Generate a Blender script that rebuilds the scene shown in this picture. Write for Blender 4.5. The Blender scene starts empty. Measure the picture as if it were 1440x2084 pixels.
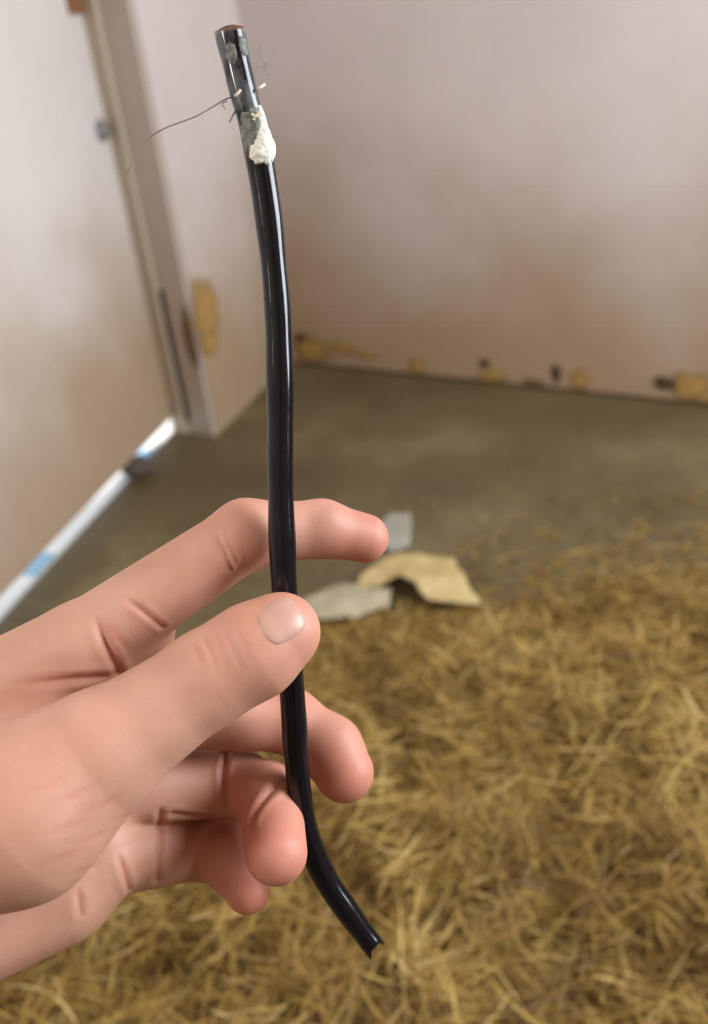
import bpy, bmesh, math, random
import numpy as np
from mathutils import Vector, Matrix, noise as mnoise

# ------------------------------------------------------------------ camera
F, CX, CY, CAM_H = 1800.0, 720.0, 1042.0, 0.80        # focal length and centre in pixels of the 1440x2084 frame
sc = bpy.context.scene
col = sc.collection
_n = np.array([390.0, -3258.0, -1800.0]); _n /= np.linalg.norm(_n)      # world "down" seen by the camera
_Z = -_n
_fw = np.array([0, 0, -1.0])
_Y = _fw - (_fw @ _Z) * _Z; _Y /= np.linalg.norm(_Y)
_X = np.cross(_Y, _Z)
ROT = np.array([_X, _Y, _Z])                           # world from camera
CAM = np.array([0, 0, CAM_H])
cam = bpy.data.cameras.new('camera')
cam.sensor_fit = 'VERTICAL'; cam.sensor_height = 36.0; cam.lens = F / 2084.0 * 36.0
cam.clip_start = 0.01; cam.clip_end = 60
cam.dof.use_dof = True; cam.dof.focus_distance = 0.216; cam.dof.aperture_fstop = 11.0
co = bpy.data.objects.new('camera', cam); col.objects.link(co)
co.matrix_world = Matrix([list(ROT[0]) + [0], list(ROT[1]) + [0], list(ROT[2]) + [CAM_H], [0, 0, 0, 1]])
sc.camera = co

# ------------------------------------------------------------------ light
sc.view_settings.view_transform = 'Standard'; sc.view_settings.look = 'None'
sc.view_settings.gamma = 1.0; sc.view_settings.use_curve_mapping = False
sc.view_settings.exposure = 0.07
w = bpy.data.worlds.new('sky'); sc.world = w; w.use_nodes = True
w.node_tree.nodes['Background'].inputs[0].default_value = (0.86, 0.93, 1.0, 1)
w.node_tree.nodes['Background'].inputs[1].default_value = 1.0
U = np.array([0.340, 0.940])            # along the left wall, away from the camera
V = np.array([0.834, -0.552])           # along the back wall, to the right
NR = np.array([0.940, -0.340])          # left wall normal, into the room
sun = bpy.data.lights.new('sun', 'SUN'); sun.energy = 5.0; sun.angle = 0.01; sun.color = (1, 0.96, 0.9)
so = bpy.data.objects.new('sun', sun); col.objects.link(so)
so.rotation_euler = Vector((-0.34, -0.94, -1.0)).to_track_quat('-Z', 'Y').to_euler(); so.location = (-3, 4, 5)

C0 = np.array([-0.129, 2.353])          # corner of left and back wall
S0 = np.array([-0.286, 1.919])          # far jamb of the doorway
R1 = C0 + 2.3 * V
L1 = C0 - 3.9 * U
R2 = R1 - 3.9 * U
CEIL = 2.35
WA, WB, WZ0, WZ1 = 0.30, 1.50, 0.60, 2.0     # window in the right wall: distance from R1, sill and head
wl = bpy.data.lights.new('window_daylight', 'AREA'); wl.shape = 'RECTANGLE'
wl.size = WB - WA - 0.1; wl.size_y = WZ1 - WZ0 - 0.1; wl.energy = 67; wl.color = (0.88, 0.94, 1.0)
wo = bpy.data.objects.new('window_daylight', wl); col.objects.link(wo)
_wc = R1 - U * (WA + WB) / 2 + NR * 0.05
wo.location = (_wc[0], _wc[1], (WZ0 + WZ1) / 2)
wo.rotation_euler = Vector((-NR[0], -NR[1], -0.0)).to_track_quat('-Z', 'Z').to_euler()

LA, LB, LZ0, LZ1 = 0.25, 1.25, 1.45, 2.20   # window in the left wall behind the camera: distance from L1, sill and head
room_pt = lambda a, b: C0 + a * V - b * U
kl = bpy.data.lights.new('side_daylight', 'AREA'); kl.shape = 'RECTANGLE'
kl.size = LB - LA - 0.1; kl.size_y = LZ1 - LZ0 - 0.1; kl.energy = 62; kl.color = (0.97, 0.98, 1.0)
ko = bpy.data.objects.new('side_daylight', kl); col.objects.link(ko)
_kc = L1 + U * (LA + LB) / 2 - NR * 0.05
ko.location = (_kc[0], _kc[1], (LZ0 + LZ1) / 2)
ko.rotation_euler = Vector((NR[0], NR[1], 0.0)).to_track_quat('-Z', 'Z').to_euler()

# ------------------------------------------------------------------ helpers
rng = np.random.default_rng(7)
random.seed(7)

def cpt(px, py, d):                      # camera-space point at depth d along a pixel
    return np.array([(px - CX) / F * d, -(py - CY) / F * d, -d])
def wpt(px, py, d):
    return ROT @ cpt(px, py, d) + CAM
def ray(px, py):
    return ROT @ np.array([(px - CX) / F, -(py - CY) / F, -1.0])
def floor_pt(px, py, z=0.0):
    d = ray(px, py); t = (CAM_H - z) / -d[2]
    return CAM + d * t
def plane_pt(px, py, p0, nrm):           # hit on a vertical plane
    d = ray(px, py); n3 = np.array([nrm[0], nrm[1], 0.0])
    t = (np.array([p0[0], p0[1], 0]) - CAM) @ n3 / (d @ n3)
    return CAM + d * t

def link(name, verts, faces, mat, parent=None, smooth=False, origin=None):
    v = np.asarray(verts, float)
    o3 = np.asarray(origin if origin is not None else (v.min(0) + v.max(0)) / 2, float)
    par_loc = np.array(parent.matrix_world.translation if parent else (0, 0, 0))
    me = bpy.data.meshes.new(name)
    me.from_pydata((v - o3).tolist(), [], [list(map(int, f)) for f in faces]); me.update()
    ob = bpy.data.objects.new(name, me); col.objects.link(ob)
    if parent is not None:
        ob.parent = parent
    ob.location = Vector(o3 - par_loc)
    if mat: me.materials.append(mat)
    if smooth:
        me.polygons.foreach_set('use_smooth', [True] * len(me.polygons))
    bpy.context.view_layer.update()
    return ob

def empty(name, loc):
    o = bpy.data.objects.new(name, None); col.objects.link(o); o.location = Vector(loc)
    o.empty_display_size = 0.03
    bpy.context.view_layer.update()
    return o

def tag(o, label=None, cat=None, group=None, kind=None):
    if label: o['label'] = label
    if cat: o['category'] = cat
    if group: o['group'] = group
    if kind: o['kind'] = kind
    return o

def prism(poly2, z0, z1):                # vertical prism from a plan polygon
    n = len(poly2)
    v = [(p[0], p[1], z0) for p in poly2] + [(p[0], p[1], z1) for p in poly2]
    a = sum(poly2[i][0] * poly2[(i + 1) % n][1] - poly2[(i + 1) % n][0] * poly2[i][1] for i in range(n))
    idx = list(range(n)) if a > 0 else list(range(n))[::-1]
    f = [[i for i in idx[::-1]], [i + n for i in idx]]
    for k in range(n):
        i, j = idx[k], idx[(k + 1) % n]
        f.append([i, j, j + n, i + n])
    return v, f

def strip(a, b, nrm, t, z0, z1):         # wall slab between plan points a and b, thickness t along nrm
    a, b, nrm = map(np.asarray, (a, b, nrm))
    return prism([a, b, b + nrm * t, a + nrm * t], z0, z1)

def merge(parts):
    V_, F_ = [], []
    for v, f in parts:
        o = len(V_); V_ += list(v); F_ += [[i + o for i in q] for q in f]
    return V_, F_

def tube_mesh(pts, rads, nseg=12, cap=True):
    pts = np.asarray(pts, float); n = len(pts)
    rads = np.broadcast_to(np.asarray(rads, float), (n,))
    T = np.gradient(pts, axis=0); T /= np.linalg.norm(T, axis=1)[:, None]
    ref = np.array([0.3, 0.8, 0.52]); vs = []
    nrm = np.cross(T[0], ref); nrm /= np.linalg.norm(nrm)
    for i in range(n):
        nrm = nrm - (nrm @ T[i]) * T[i]; nrm /= np.linalg.norm(nrm)
        bi = np.cross(T[i], nrm)
        for k in range(nseg):
            a = 2 * math.pi * k / nseg
            vs.append(pts[i] + rads[i] * (math.cos(a) * nrm + math.sin(a) * bi))
    fs = []
    for i in range(n - 1):
        for k in range(nseg):
            k2 = (k + 1) % nseg
            fs.append([i * nseg + k, i * nseg + k2, (i + 1) * nseg + k2, (i + 1) * nseg + k])
    if cap:
        fs.append(list(range(nseg))[::-1]); fs.append([(n - 1) * nseg + k for k in range(nseg)])
    return vs, fs

def catmull(pts, per=8):
    pts = np.asarray(pts, float); out = []
    P = np.vstack([2 * pts[0] - pts[1], pts, 2 * pts[-1] - pts[-2]])
    for i in range(1, len(P) - 2):
        for s in range(per):
            t = s / per
            out.append(0.5 * (2 * P[i] + (P[i + 1] - P[i - 1]) * t + (2 * P[i - 1] - 5 * P[i] + 4 * P[i + 1] - P[i + 2]) * t * t
                              + (3 * P[i] - P[i - 1] - 3 * P[i + 1] + P[i + 2]) * t ** 3))
    out.append(P[-2])
    return np.array(out)

# ------------------------------------------------------------------ materials
def mat(name, base, rough=0.8, **kw):
    m = bpy.data.materials.new(name); m.use_nodes = True
    nt = m.node_tree; b = nt.nodes['Principled BSDF']
    b.inputs['Base Color'].default_value = (*base, 1); b.inputs['Roughness'].default_value = rough
    for k, v in kw.items():
        b.inputs[k.replace('_', ' ')].default_value = v
    return m, nt, b
def nd(nt, t, **kw):
    n = nt.nodes.new(t)
    for k, v in kw.items(): setattr(n, k, v)
    return n
def noise_ramp(nt, scale, stops, coord='Object', detail=5, rough=0.55, vec_scale=None, dist=0.0):
    tc = nd(nt, 'ShaderNodeTexCoord'); n = nd(nt, 'ShaderNodeTexNoise'); r = nd(nt, 'ShaderNodeValToRGB')
    n.inputs['Scale'].default_value = scale; n.inputs['Detail'].default_value = detail
    n.inputs['Roughness'].default_value = rough; n.inputs['Distortion'].default_value = dist
    src = tc.outputs[coord]
    if vec_scale:
        mp = nd(nt, 'ShaderNodeMapping'); mp.inputs['Scale'].default_value = vec_scale
        nt.links.new(src, mp.inputs[0]); src = mp.outputs[0]
    nt.links.new(src, n.inputs['Vector']); nt.links.new(n.outputs['Fac'], r.inputs[0])
    el = r.color_ramp.elements
    while len(el) < len(stops): el.new(0.5)
    for e, (p, c) in zip(el, stops):
        e.position = p; e.color = (*c, 1)
    return n, r
def bump(nt, b, src, strength, dist=0.002):
    bp = nd(nt, 'ShaderNodeBump'); bp.inputs['Strength'].default_value = strength; bp.inputs['Distance'].default_value = dist
    nt.links.new(src, bp.inputs['Height']); nt.links.new(bp.outputs[0], b.inputs['Normal'])
def noisy(name, scale, stops, rough=0.8, bstr=0.0, bdist=0.002, **kw):
    extra = {k: kw.pop(k) for k in list(kw) if k in ('vec_scale', 'detail', 'dist', 'coord')}
    m, nt, b = mat(name, stops[0][1], rough, **kw)
    n, r = noise_ramp(nt, scale, stops, **extra)
    nt.links.new(r.outputs[0], b.inputs['Base Color'])
    if bstr: bump(nt, b, n.outputs['Fac'], bstr, bdist)
    return m

M = {}
M['wall'] = noisy('painted_wall', 3.0, [(0.3, (0.60, 0.52, 0.475)), (0.7, (0.68, 0.60, 0.56))], 0.55, 0.05)
M['door'] = noisy('painted_door', 2.0, [(0.3, (0.66, 0.60, 0.57)), (0.7, (0.72, 0.66, 0.63))], 0.5, 0.05)
def dust_and_bounce(name, lo_c, hi_c, dirt, amt, rough):
    # painted board with an uneven film of dried straw dust and mud splash, with warm straw bounce and dimming painted in
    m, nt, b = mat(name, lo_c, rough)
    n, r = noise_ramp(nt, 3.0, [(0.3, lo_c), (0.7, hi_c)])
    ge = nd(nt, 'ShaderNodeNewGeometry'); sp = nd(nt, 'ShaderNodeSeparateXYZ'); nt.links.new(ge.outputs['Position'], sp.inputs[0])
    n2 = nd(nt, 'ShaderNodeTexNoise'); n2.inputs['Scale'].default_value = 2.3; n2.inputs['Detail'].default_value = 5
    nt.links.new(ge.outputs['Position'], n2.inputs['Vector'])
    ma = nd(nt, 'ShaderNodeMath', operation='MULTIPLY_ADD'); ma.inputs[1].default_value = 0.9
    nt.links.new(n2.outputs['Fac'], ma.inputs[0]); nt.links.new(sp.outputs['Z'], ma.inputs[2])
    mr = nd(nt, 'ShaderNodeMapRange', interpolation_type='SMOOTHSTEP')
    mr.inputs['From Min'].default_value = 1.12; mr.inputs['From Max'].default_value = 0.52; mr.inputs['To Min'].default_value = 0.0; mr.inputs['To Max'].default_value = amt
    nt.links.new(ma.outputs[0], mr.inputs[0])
    mx = nd(nt, 'ShaderNodeMix', data_type='RGBA'); mx.inputs[7].default_value = (*dirt, 1)  # dirt tint also carries painted light: warmer and dimmer towards the floor
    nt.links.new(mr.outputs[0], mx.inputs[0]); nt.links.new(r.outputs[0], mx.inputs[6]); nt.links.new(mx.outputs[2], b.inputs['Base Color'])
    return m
M['wall'] = dust_and_bounce('painted_wall', (0.60, 0.53, 0.50), (0.68, 0.60, 0.57), (0.40, 0.275, 0.155), 0.92, 0.6)
M['door'] = dust_and_bounce('painted_door', (0.66, 0.60, 0.57), (0.72, 0.66, 0.63), (0.41, 0.28, 0.165), 0.9, 0.55)
M['jamb'] = noisy('jamb_wood', 6.0, [(0.25, (0.42, 0.345, 0.285)), (0.75, (0.53, 0.45, 0.385))], 0.6, 0.1, vec_scale=(1, 1, 0.12))
M['bead'] = noisy('bead_wood', 6.0, [(0.25, (0.42, 0.345, 0.26)), (0.75, (0.52, 0.44, 0.335))], 0.6, 0.1, vec_scale=(1, 1, 0.12))
M['darkwood'] = noisy('dark_slot', 20.0, [(0.3, (0.05, 0.025, 0.012)), (0.7, (0.09, 0.045, 0.02))], 0.9)
M['rust'] = noisy('rust_stain', 30.0, [(0.3, (0.20, 0.085, 0.03)), (0.7, (0.30, 0.15, 0.06))], 0.9, 0.3)
M['ochre'] = noisy('ochre_residue', 40.0, [(0.3, (0.33, 0.19, 0.05)), (0.7, (0.47, 0.29, 0.09))], 0.85, 0.4)
M['brownspot'] = noisy('brown_spot', 60.0, [(0.3, (0.04, 0.02, 0.008)), (0.7, (0.12, 0.06, 0.02))], 0.9, 0.4)
M['ceiling'] = noisy('ceiling_boards', 3.0, [(0.3, (0.20, 0.14, 0.09)), (0.7, (0.28, 0.20, 0.14))], 0.8, vec_scale=(1, 8, 1))
M['metal'] = noisy('bolt_metal', 30.0, [(0.3, (0.15, 0.15, 0.145)), (0.7, (0.22, 0.22, 0.21))], 0.6)
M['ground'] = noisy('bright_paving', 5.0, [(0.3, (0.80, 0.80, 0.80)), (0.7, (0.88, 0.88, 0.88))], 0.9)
M['tarp'] = noisy('blue_sheet', 12.0, [(0.3, (0.27, 0.50, 0.72)), (0.7, (0.33, 0.55, 0.76))], 0.7)
M['clod'] = noisy('dirt', 40.0, [(0.3, (0.07, 0.055, 0.045)), (0.7, (0.12, 0.095, 0.08))], 0.95, 0.6)

def faded(name):
    mt = M[name]; nt = mt.node_tree; b = nt.nodes['Principled BSDF']
    at = nd(nt, 'ShaderNodeAttribute', attribute_name='fade'); n = nd(nt, 'ShaderNodeTexNoise'); n.inputs['Scale'].default_value = 90
    tc = nd(nt, 'ShaderNodeTexCoord'); nt.links.new(tc.outputs['Object'], n.inputs['Vector'])
    mu = nd(nt, 'ShaderNodeMath', operation='MULTIPLY_ADD'); mu.inputs[1].default_value = 2.2; mu.use_clamp = True
    sb = nd(nt, 'ShaderNodeMath', operation='SUBTRACT'); sb.inputs[1].default_value = 0.6
    nt.links.new(n.outputs['Fac'], sb.inputs[0]); nt.links.new(at.outputs['Fac'], mu.inputs[0]); nt.links.new(sb.outputs[0], mu.inputs[2])
    nt.links.new(mu.outputs[0], b.inputs['Alpha'])
for k_ in ('rust_s', 'ochre', 'brownspot'):
    if k_ == 'rust_s': M[k_] = noisy('brown_stain', 30.0, [(0.3, (0.16, 0.085, 0.045)), (0.7, (0.24, 0.14, 0.08))], 0.9, 0.3)
    faded(k_)

# concrete floor
m, nt, b = mat('concrete_floor', (0.2, 0.17, 0.12), 0.5)
n1, r1 = noise_ramp(nt, 2.6, [(0.30, (0.100, 0.072, 0.031)), (0.52, (0.152, 0.116, 0.056)), (0.72, (0.28, 0.23, 0.13))], detail=6)
n2, r2 = noise_ramp(nt, 45, [(0.3, (0.75, 0.75, 0.75)), (0.7, (1.1, 1.08, 1.0))], detail=4)
mx = nd(nt, 'ShaderNodeMix', data_type='RGBA', blend_type='MULTIPLY'); mx.inputs[0].default_value = 0.7
nt.links.new(r1.outputs[0], mx.inputs[6]); nt.links.new(r2.outputs[0], mx.inputs[7]); nt.links.new(mx.outputs[2], b.inputs['Base Color'])
bump(nt, b, n2.outputs['Fac'], 0.15)
M['floor'] = m

# straw strands: colour by a random value stored per strand
m, nt, b = mat('straw', (0.4, 0.28, 0.09), 0.55)
at = nd(nt, 'ShaderNodeAttribute', attribute_name='shade'); rp = nd(nt, 'ShaderNodeValToRGB')
el = rp.color_ramp.elements
for _ in range(3): el.new(0.5)
for e, (p, c) in zip(el, [(0.0, (0.10, 0.046, 0.006)), (0.3, (0.27, 0.152, 0.025)), (0.6, (0.40, 0.250, 0.05)), (0.88, (0.56, 0.39, 0.115)), (1.0, (0.72, 0.55, 0.23))]):
    e.position = p; e.color = (*c, 1)
nt.links.new(at.outputs['Fac'], rp.inputs[0]); nt.links.new(rp.outputs[0], b.inputs['Base Color'])
M['straw'] = m
M['strawbed'] = noisy('straw_bed', 60.0, [(0.3, (0.07, 0.038, 0.008)), (0.55, (0.20, 0.12, 0.028)), (0.75, (0.36, 0.24, 0.07))], 0.9, 0.8, 0.01, detail=8)
M['cream'] = noisy('cream_paper', 14.0, [(0.3, (0.46, 0.33, 0.12)), (0.7, (0.64, 0.51, 0.25))], 0.8, 0.2)
M['pale'] = noisy('pale_paper', 14.0, [(0.3, (0.36, 0.31, 0.20)), (0.7, (0.52, 0.46, 0.32))], 0.8, 0.2)
M['greyp'] = noisy('grey_paper', 14.0, [(0.3, (0.33, 0.31, 0.25)), (0.7, (0.40, 0.38, 0.32))], 0.8, 0.2)

# skin
m, nt, b = mat('skin', (0.6, 0.36, 0.27), 0.55)
n1, r1 = noise_ramp(nt, 55, [(0.3, (0.48, 0.238, 0.155)), (0.7, (0.59, 0.315, 0.225))], detail=4)
a1 = nd(nt, 'ShaderNodeAttribute', attribute_name='flush_shade')
mx = nd(nt, 'ShaderNodeMix', data_type='RGBA'); mx.inputs[7].default_value = (0.53, 0.170, 0.115, 1)  # fingertip flush, plus shade painted into creases and inner fingers
nt.links.new(a1.outputs['Fac'], mx.inputs[0]); nt.links.new(r1.outputs[0], mx.inputs[6]); nt.links.new(mx.outputs[2], b.inputs['Base Color'])
b.inputs['Subsurface Weight'].default_value = 0.13
b.inputs['Subsurface Radius'].default_value = (1.0, 0.32, 0.18); b.inputs['Subsurface Scale'].default_value = 0.0035
n3, r3 = noise_ramp(nt, 900, [(0.2, (0, 0, 0)), (0.8, (1, 1, 1))], detail=3)
bump(nt, b, n3.outputs['Fac'], 0.12, 0.0005)
M['skin'] = m
M['nail'], nt, b = mat('nail', (0.66, 0.42, 0.37), 0.36); b.inputs['Subsurface Weight'].default_value = 0.2
b.inputs['Subsurface Radius'].default_value = (1, 0.4, 0.3); b.inputs['Subsurface Scale'].default_value = 0.003
n_, r_ = noise_ramp(nt, 150, [(0.3, (0.48, 0.265, 0.20)), (0.7, (0.54, 0.31, 0.25))]); nt.links.new(r_.outputs[0], b.inputs['Base Color'])

# black plastic, scuffed towards the hollow end
m, nt, b = mat('black_plastic', (0.008, 0.008, 0.012), 0.22)
al = nd(nt, 'ShaderNodeAttribute', attribute_name='along')
n1, r1 = noise_ramp(nt, 260, [(0.42, (0, 0, 0)), (0.62, (1, 1, 1))], detail=4, vec_scale=(1, 1, 0.35))
mr = nd(nt, 'ShaderNodeMapRange'); mr.inputs['From Min'].default_value = 0.15; mr.inputs['From Max'].default_value = 0.10
mr.inputs['To Min'].default_value = 0.0; mr.inputs['To Max'].default_value = 0.75
nt.links.new(al.outputs['Fac'], mr.inputs[0])
mu = nd(nt, 'ShaderNodeMath', operation='MULTIPLY'); nt.links.new(mr.outputs[0], mu.inputs[0]); nt.links.new(r1.outputs[0], mu.inputs[1])
mx = nd(nt, 'ShaderNodeMix', data_type='RGBA'); mx.inputs[6].default_value = (0.004, 0.004, 0.007, 1); mx.inputs[7].default_value = (0.16, 0.17, 0.17, 1)
nt.links.new(mu.outputs[0], mx.inputs[0])
mr2 = nd(nt, 'ShaderNodeMapRange'); mr2.inputs['From Min'].default_value = 0.014; mr2.inputs['From Max'].default_value = 0.004
nt.links.new(al.outputs['Fac'], mr2.inputs[0])
mx2 = nd(nt, 'ShaderNodeMix', data_type='RGBA'); mx2.inputs[7].default_value = (0.24, 0.135, 0.08, 1)
nt.links.new(mr2.outputs[0], mx2.inputs[0]); nt.links.new(mx.outputs[2], mx2.inputs[6]); nt.links.new(mx2.outputs[2], b.inputs['Base Color'])
n4, r4 = noise_ramp(nt, 700, [(0.3, (0.10, 0.10, 0.10)), (0.7, (0.2, 0.2, 0.2))])
nt.links.new(r4.outputs[0], b.inputs['Roughness'])
M['plastic'] = m
M['rim'] = noisy('cut_rim', 900.0, [(0.3, (0.16, 0.09, 0.055)), (0.7, (0.36, 0.23, 0.16))], 0.6)
M['inner'] = noisy('tube_inside', 300.0, [(0.3, (0.015, 0.012, 0.008)), (0.7, (0.05, 0.04, 0.025))], 0.7)
M['residue'] = noisy('white_residue', 500.0, [(0.3, (0.56, 0.57, 0.46)), (0.7, (0.80, 0.78, 0.68))], 0.8, 0.4, 0.001)
M['residue_grey'] = noisy('grey_residue', 700.0, [(0.35, (0.06, 0.066, 0.054)), (0.65, (0.20, 0.21, 0.17))], 0.6, 0.3, 0.001)
M['fibre'] = noisy('fibre', 300.0, [(0.3, (0.17, 0.12, 0.10)), (0.7, (0.26, 0.19, 0.15))], 0.7)
M['fuzz'] = noisy('fuzz', 300.0, [(0.3, (0.30, 0.26, 0.25)), (0.7, (0.42, 0.37, 0.36))], 0.7)
M['fibre_pale'] = noisy('pale_fibre', 300.0, [(0.3, (0.55, 0.5, 0.36)), (0.7, (0.7, 0.65, 0.5))], 0.7)

# ------------------------------------------------------------------ the room
A0 = floor_pt(0, 1262)[:2]; B0 = floor_pt(338, 893)[:2]
DD = (B0 - A0) / np.linalg.norm(B0 - A0)                 # along the door towards its hinge
DN = np.array([DD[1], -DD[0]])                           # door normal, into the room
TH = 0.14
bn = np.array([0.552, 0.834])                            # outward normal of the back wall
J1 = floor_pt(444, 885)[:2]; J0 = floor_pt(358, 871)[:2]; JD = (J0 - J1) / np.linalg.norm(J0 - J1); JL = np.linalg.norm(J0 - J1); JN = np.array([-JD[1], JD[0]]); JN = JN if JN[1] < 0 else -JN
S0 = J1
inside = [C0, R1, R2, L1]
hinge = J0
# floor follows the threshold line under the door
near = B0 - DD * 1.25
fp = [C0 + bn * 0.12 - NR * 0.10, R1 + bn * 0.12 + NR * 0.1, R2 + NR * 0.1 - bn * 0.1, L1 - NR * 0.02 - bn * 0.1, near - U * 0.1, near, B0, J0, J0 + U * 0.05]
v, f = prism(fp, -0.06, 0.0)
tag(link('floor', v, f, M['floor']), kind='structure')
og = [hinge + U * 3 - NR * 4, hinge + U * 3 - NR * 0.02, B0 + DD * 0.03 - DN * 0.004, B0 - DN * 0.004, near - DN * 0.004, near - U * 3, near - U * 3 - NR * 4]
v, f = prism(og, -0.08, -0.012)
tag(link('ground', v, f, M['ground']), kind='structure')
v, f = prism([room_pt(-0.12, -0.12), room_pt(2.42, -0.12), room_pt(2.42, 4.0), room_pt(-0.12, 4.0)], CEIL, CEIL + 0.08)
tag(link('ceiling', v, f, M['ceiling']), kind='structure')
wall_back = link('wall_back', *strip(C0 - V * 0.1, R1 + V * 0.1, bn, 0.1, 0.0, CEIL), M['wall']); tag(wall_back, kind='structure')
tag(link('trim_1', *strip(C0, R1, -bn, 0.003, 0.0, 0.007), M['darkwood']), kind='structure')
# left wall: far piece, near piece, piece over the doorway
dj = np.linalg.norm(near - U * 0.02 - C0)
near_w = S0 - U * 1.12
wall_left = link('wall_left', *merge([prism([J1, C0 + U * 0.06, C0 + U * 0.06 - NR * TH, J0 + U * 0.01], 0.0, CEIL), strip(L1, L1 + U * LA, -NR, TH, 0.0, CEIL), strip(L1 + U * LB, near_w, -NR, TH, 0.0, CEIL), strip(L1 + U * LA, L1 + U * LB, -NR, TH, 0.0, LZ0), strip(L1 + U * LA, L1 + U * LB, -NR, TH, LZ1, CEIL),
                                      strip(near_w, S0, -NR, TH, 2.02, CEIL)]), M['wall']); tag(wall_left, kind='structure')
wr = [strip(R1 + U * 0.1, R1 - U * WA, NR, 0.1, 0, CEIL), strip(R1 - U * WB, R2, NR, 0.1, 0, CEIL),
      strip(R1 - U * WA, R1 - U * WB, NR, 0.1, 0, WZ0), strip(R1 - U * WA, R1 - U * WB, NR, 0.1, WZ1, CEIL)]
tag(link('wall_right', *merge(wr), M['ceiling']), kind='structure')
wfrm = [strip(R1 - U * WA, R1 - U * (WA + 0.05), NR, 0.1, WZ0, WZ1), strip(R1 - U * (WB - 0.05), R1 - U * WB, NR, 0.1, WZ0, WZ1),
        strip(R1 - U * WA, R1 - U * WB, NR, 0.12, WZ0 - 0.02, WZ0 + 0.04), strip(R1 - U * WA, R1 - U * WB, NR, 0.1, WZ1 - 0.04, WZ1)]
tag(link('window_1', *merge(wfrm), M['jamb']), kind='structure')
w2 = [strip(L1 + U * LA, L1 + U * (LA + 0.05), -NR, 0.1, LZ0, LZ1), strip(L1 + U * (LB - 0.05), L1 + U * LB, -NR, 0.1, LZ0, LZ1),
      strip(L1 + U * LA, L1 + U * LB, -NR, 0.12, LZ0, LZ0 + 0.05), strip(L1 + U * LA, L1 + U * LB, -NR, 0.1, LZ1 - 0.05, LZ1)]
tag(link('window_2', *merge(w2), M['jamb']), kind='structure')
# front wall behind the camera
LR = np.linalg.norm(R2 - L1); FV = (R2 - L1) / LR
fr = [strip(L1, R2, -bn, 0.1, 0, CEIL)]
tag(link('wall_front', *merge(fr), M['ceiling']), kind='structure')

# door frame: far jamb (reveal), stop bead, head, near jamb, dark open joint low in the jamb
trim = link('trim_2', *merge([strip(J1 + JD * 0.004, J0, JN, 0.012, 0.0, 2.02),
                              strip(near_w, near_w + U * 0.012, -NR, TH, 0.0, 2.02)]), M['jamb']); tag(trim, kind='structure')
bead = link('stop_bead', *strip(J1 + JD * JL * 0.62 + JN * 0.012, J1 + JD * JL * 0.90 + JN * 0.012, JN, 0.010, 0.0, 2.02), M['bead'], trim)
slot = link('open_joint', *strip(J1 + JD * JL * 0.50 + JN * 0.011, J1 + JD * JL * 0.615 + JN * 0.011, JN, 0.0025, 0.03, 0.34), M['darkwood'], trim)

# the door, a little ajar inwards, hung above the threshold
DOORZ = 0.038
dr = empty('door_1', (*(B0), 0)); tag(dr, kind='structure')
hp = J0 - DD * 0.004; dp = near + DD * 0.17
door_in = hp + DN * 0.006
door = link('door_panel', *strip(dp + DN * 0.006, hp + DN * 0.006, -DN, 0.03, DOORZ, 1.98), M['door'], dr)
c = plane_pt(205, 266, door_in, DN)
def disc_stack(center, axis, prof, n=24):                # lathe along an axis: prof = [(along, radius)]
    axis = np.asarray(axis, float); axis /= np.linalg.norm(axis)
    a = np.cross(axis, [0, 0, 1.0]); a /= np.linalg.norm(a); b_ = np.cross(axis, a)
    vs, fs = [], []
    for h, r in prof:
        for k in range(n):
            t = 2 * math.pi * k / n
            vs.append(center + axis * h + r * (math.cos(t) * a + math.sin(t) * b_))
    for i in range(len(prof) - 1):
        for k in range(n):
            k2 = (k + 1) % n; fs.append([i * n + k, i * n + k2, (i + 1) * n + k2, (i + 1) * n + k])
    fs.append([(len(prof) - 1) * n + k for k in range(n)])
    fs.append(list(range(n))[::-1])
    return vs, fs
ax3 = np.array([DN[0], DN[1], 0])
v, f = disc_stack(c, ax3, [(-0.002, 0.021), (0.003, 0.021), (0.004, 0.015), (0.012, 0.014), (0.0145, 0.011), (0.015, 0.004)])
bolt = link('bolt', v, f, M['metal'], dr, True)
bolt['label'] = 'dark round bolt head'
c = plane_pt(158, -6, door_in, DN)
hg = link('hinge', *merge([strip(c[:2] - DD * 0.05, c[:2] + DD * 0.045, DN, 0.006, c[2] - 0.028, c[2] + 0.06),
                           disc_stack(np.array([*(c[:2] + DD * 0.045 + DN * 0.008), c[2] - 0.03]), (0.001, 0, 1), [(0, 0.009), (0.09, 0.009)], 12)]), M['rust'], dr)
hg['label'] = 'brown hinge leaf'

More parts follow.
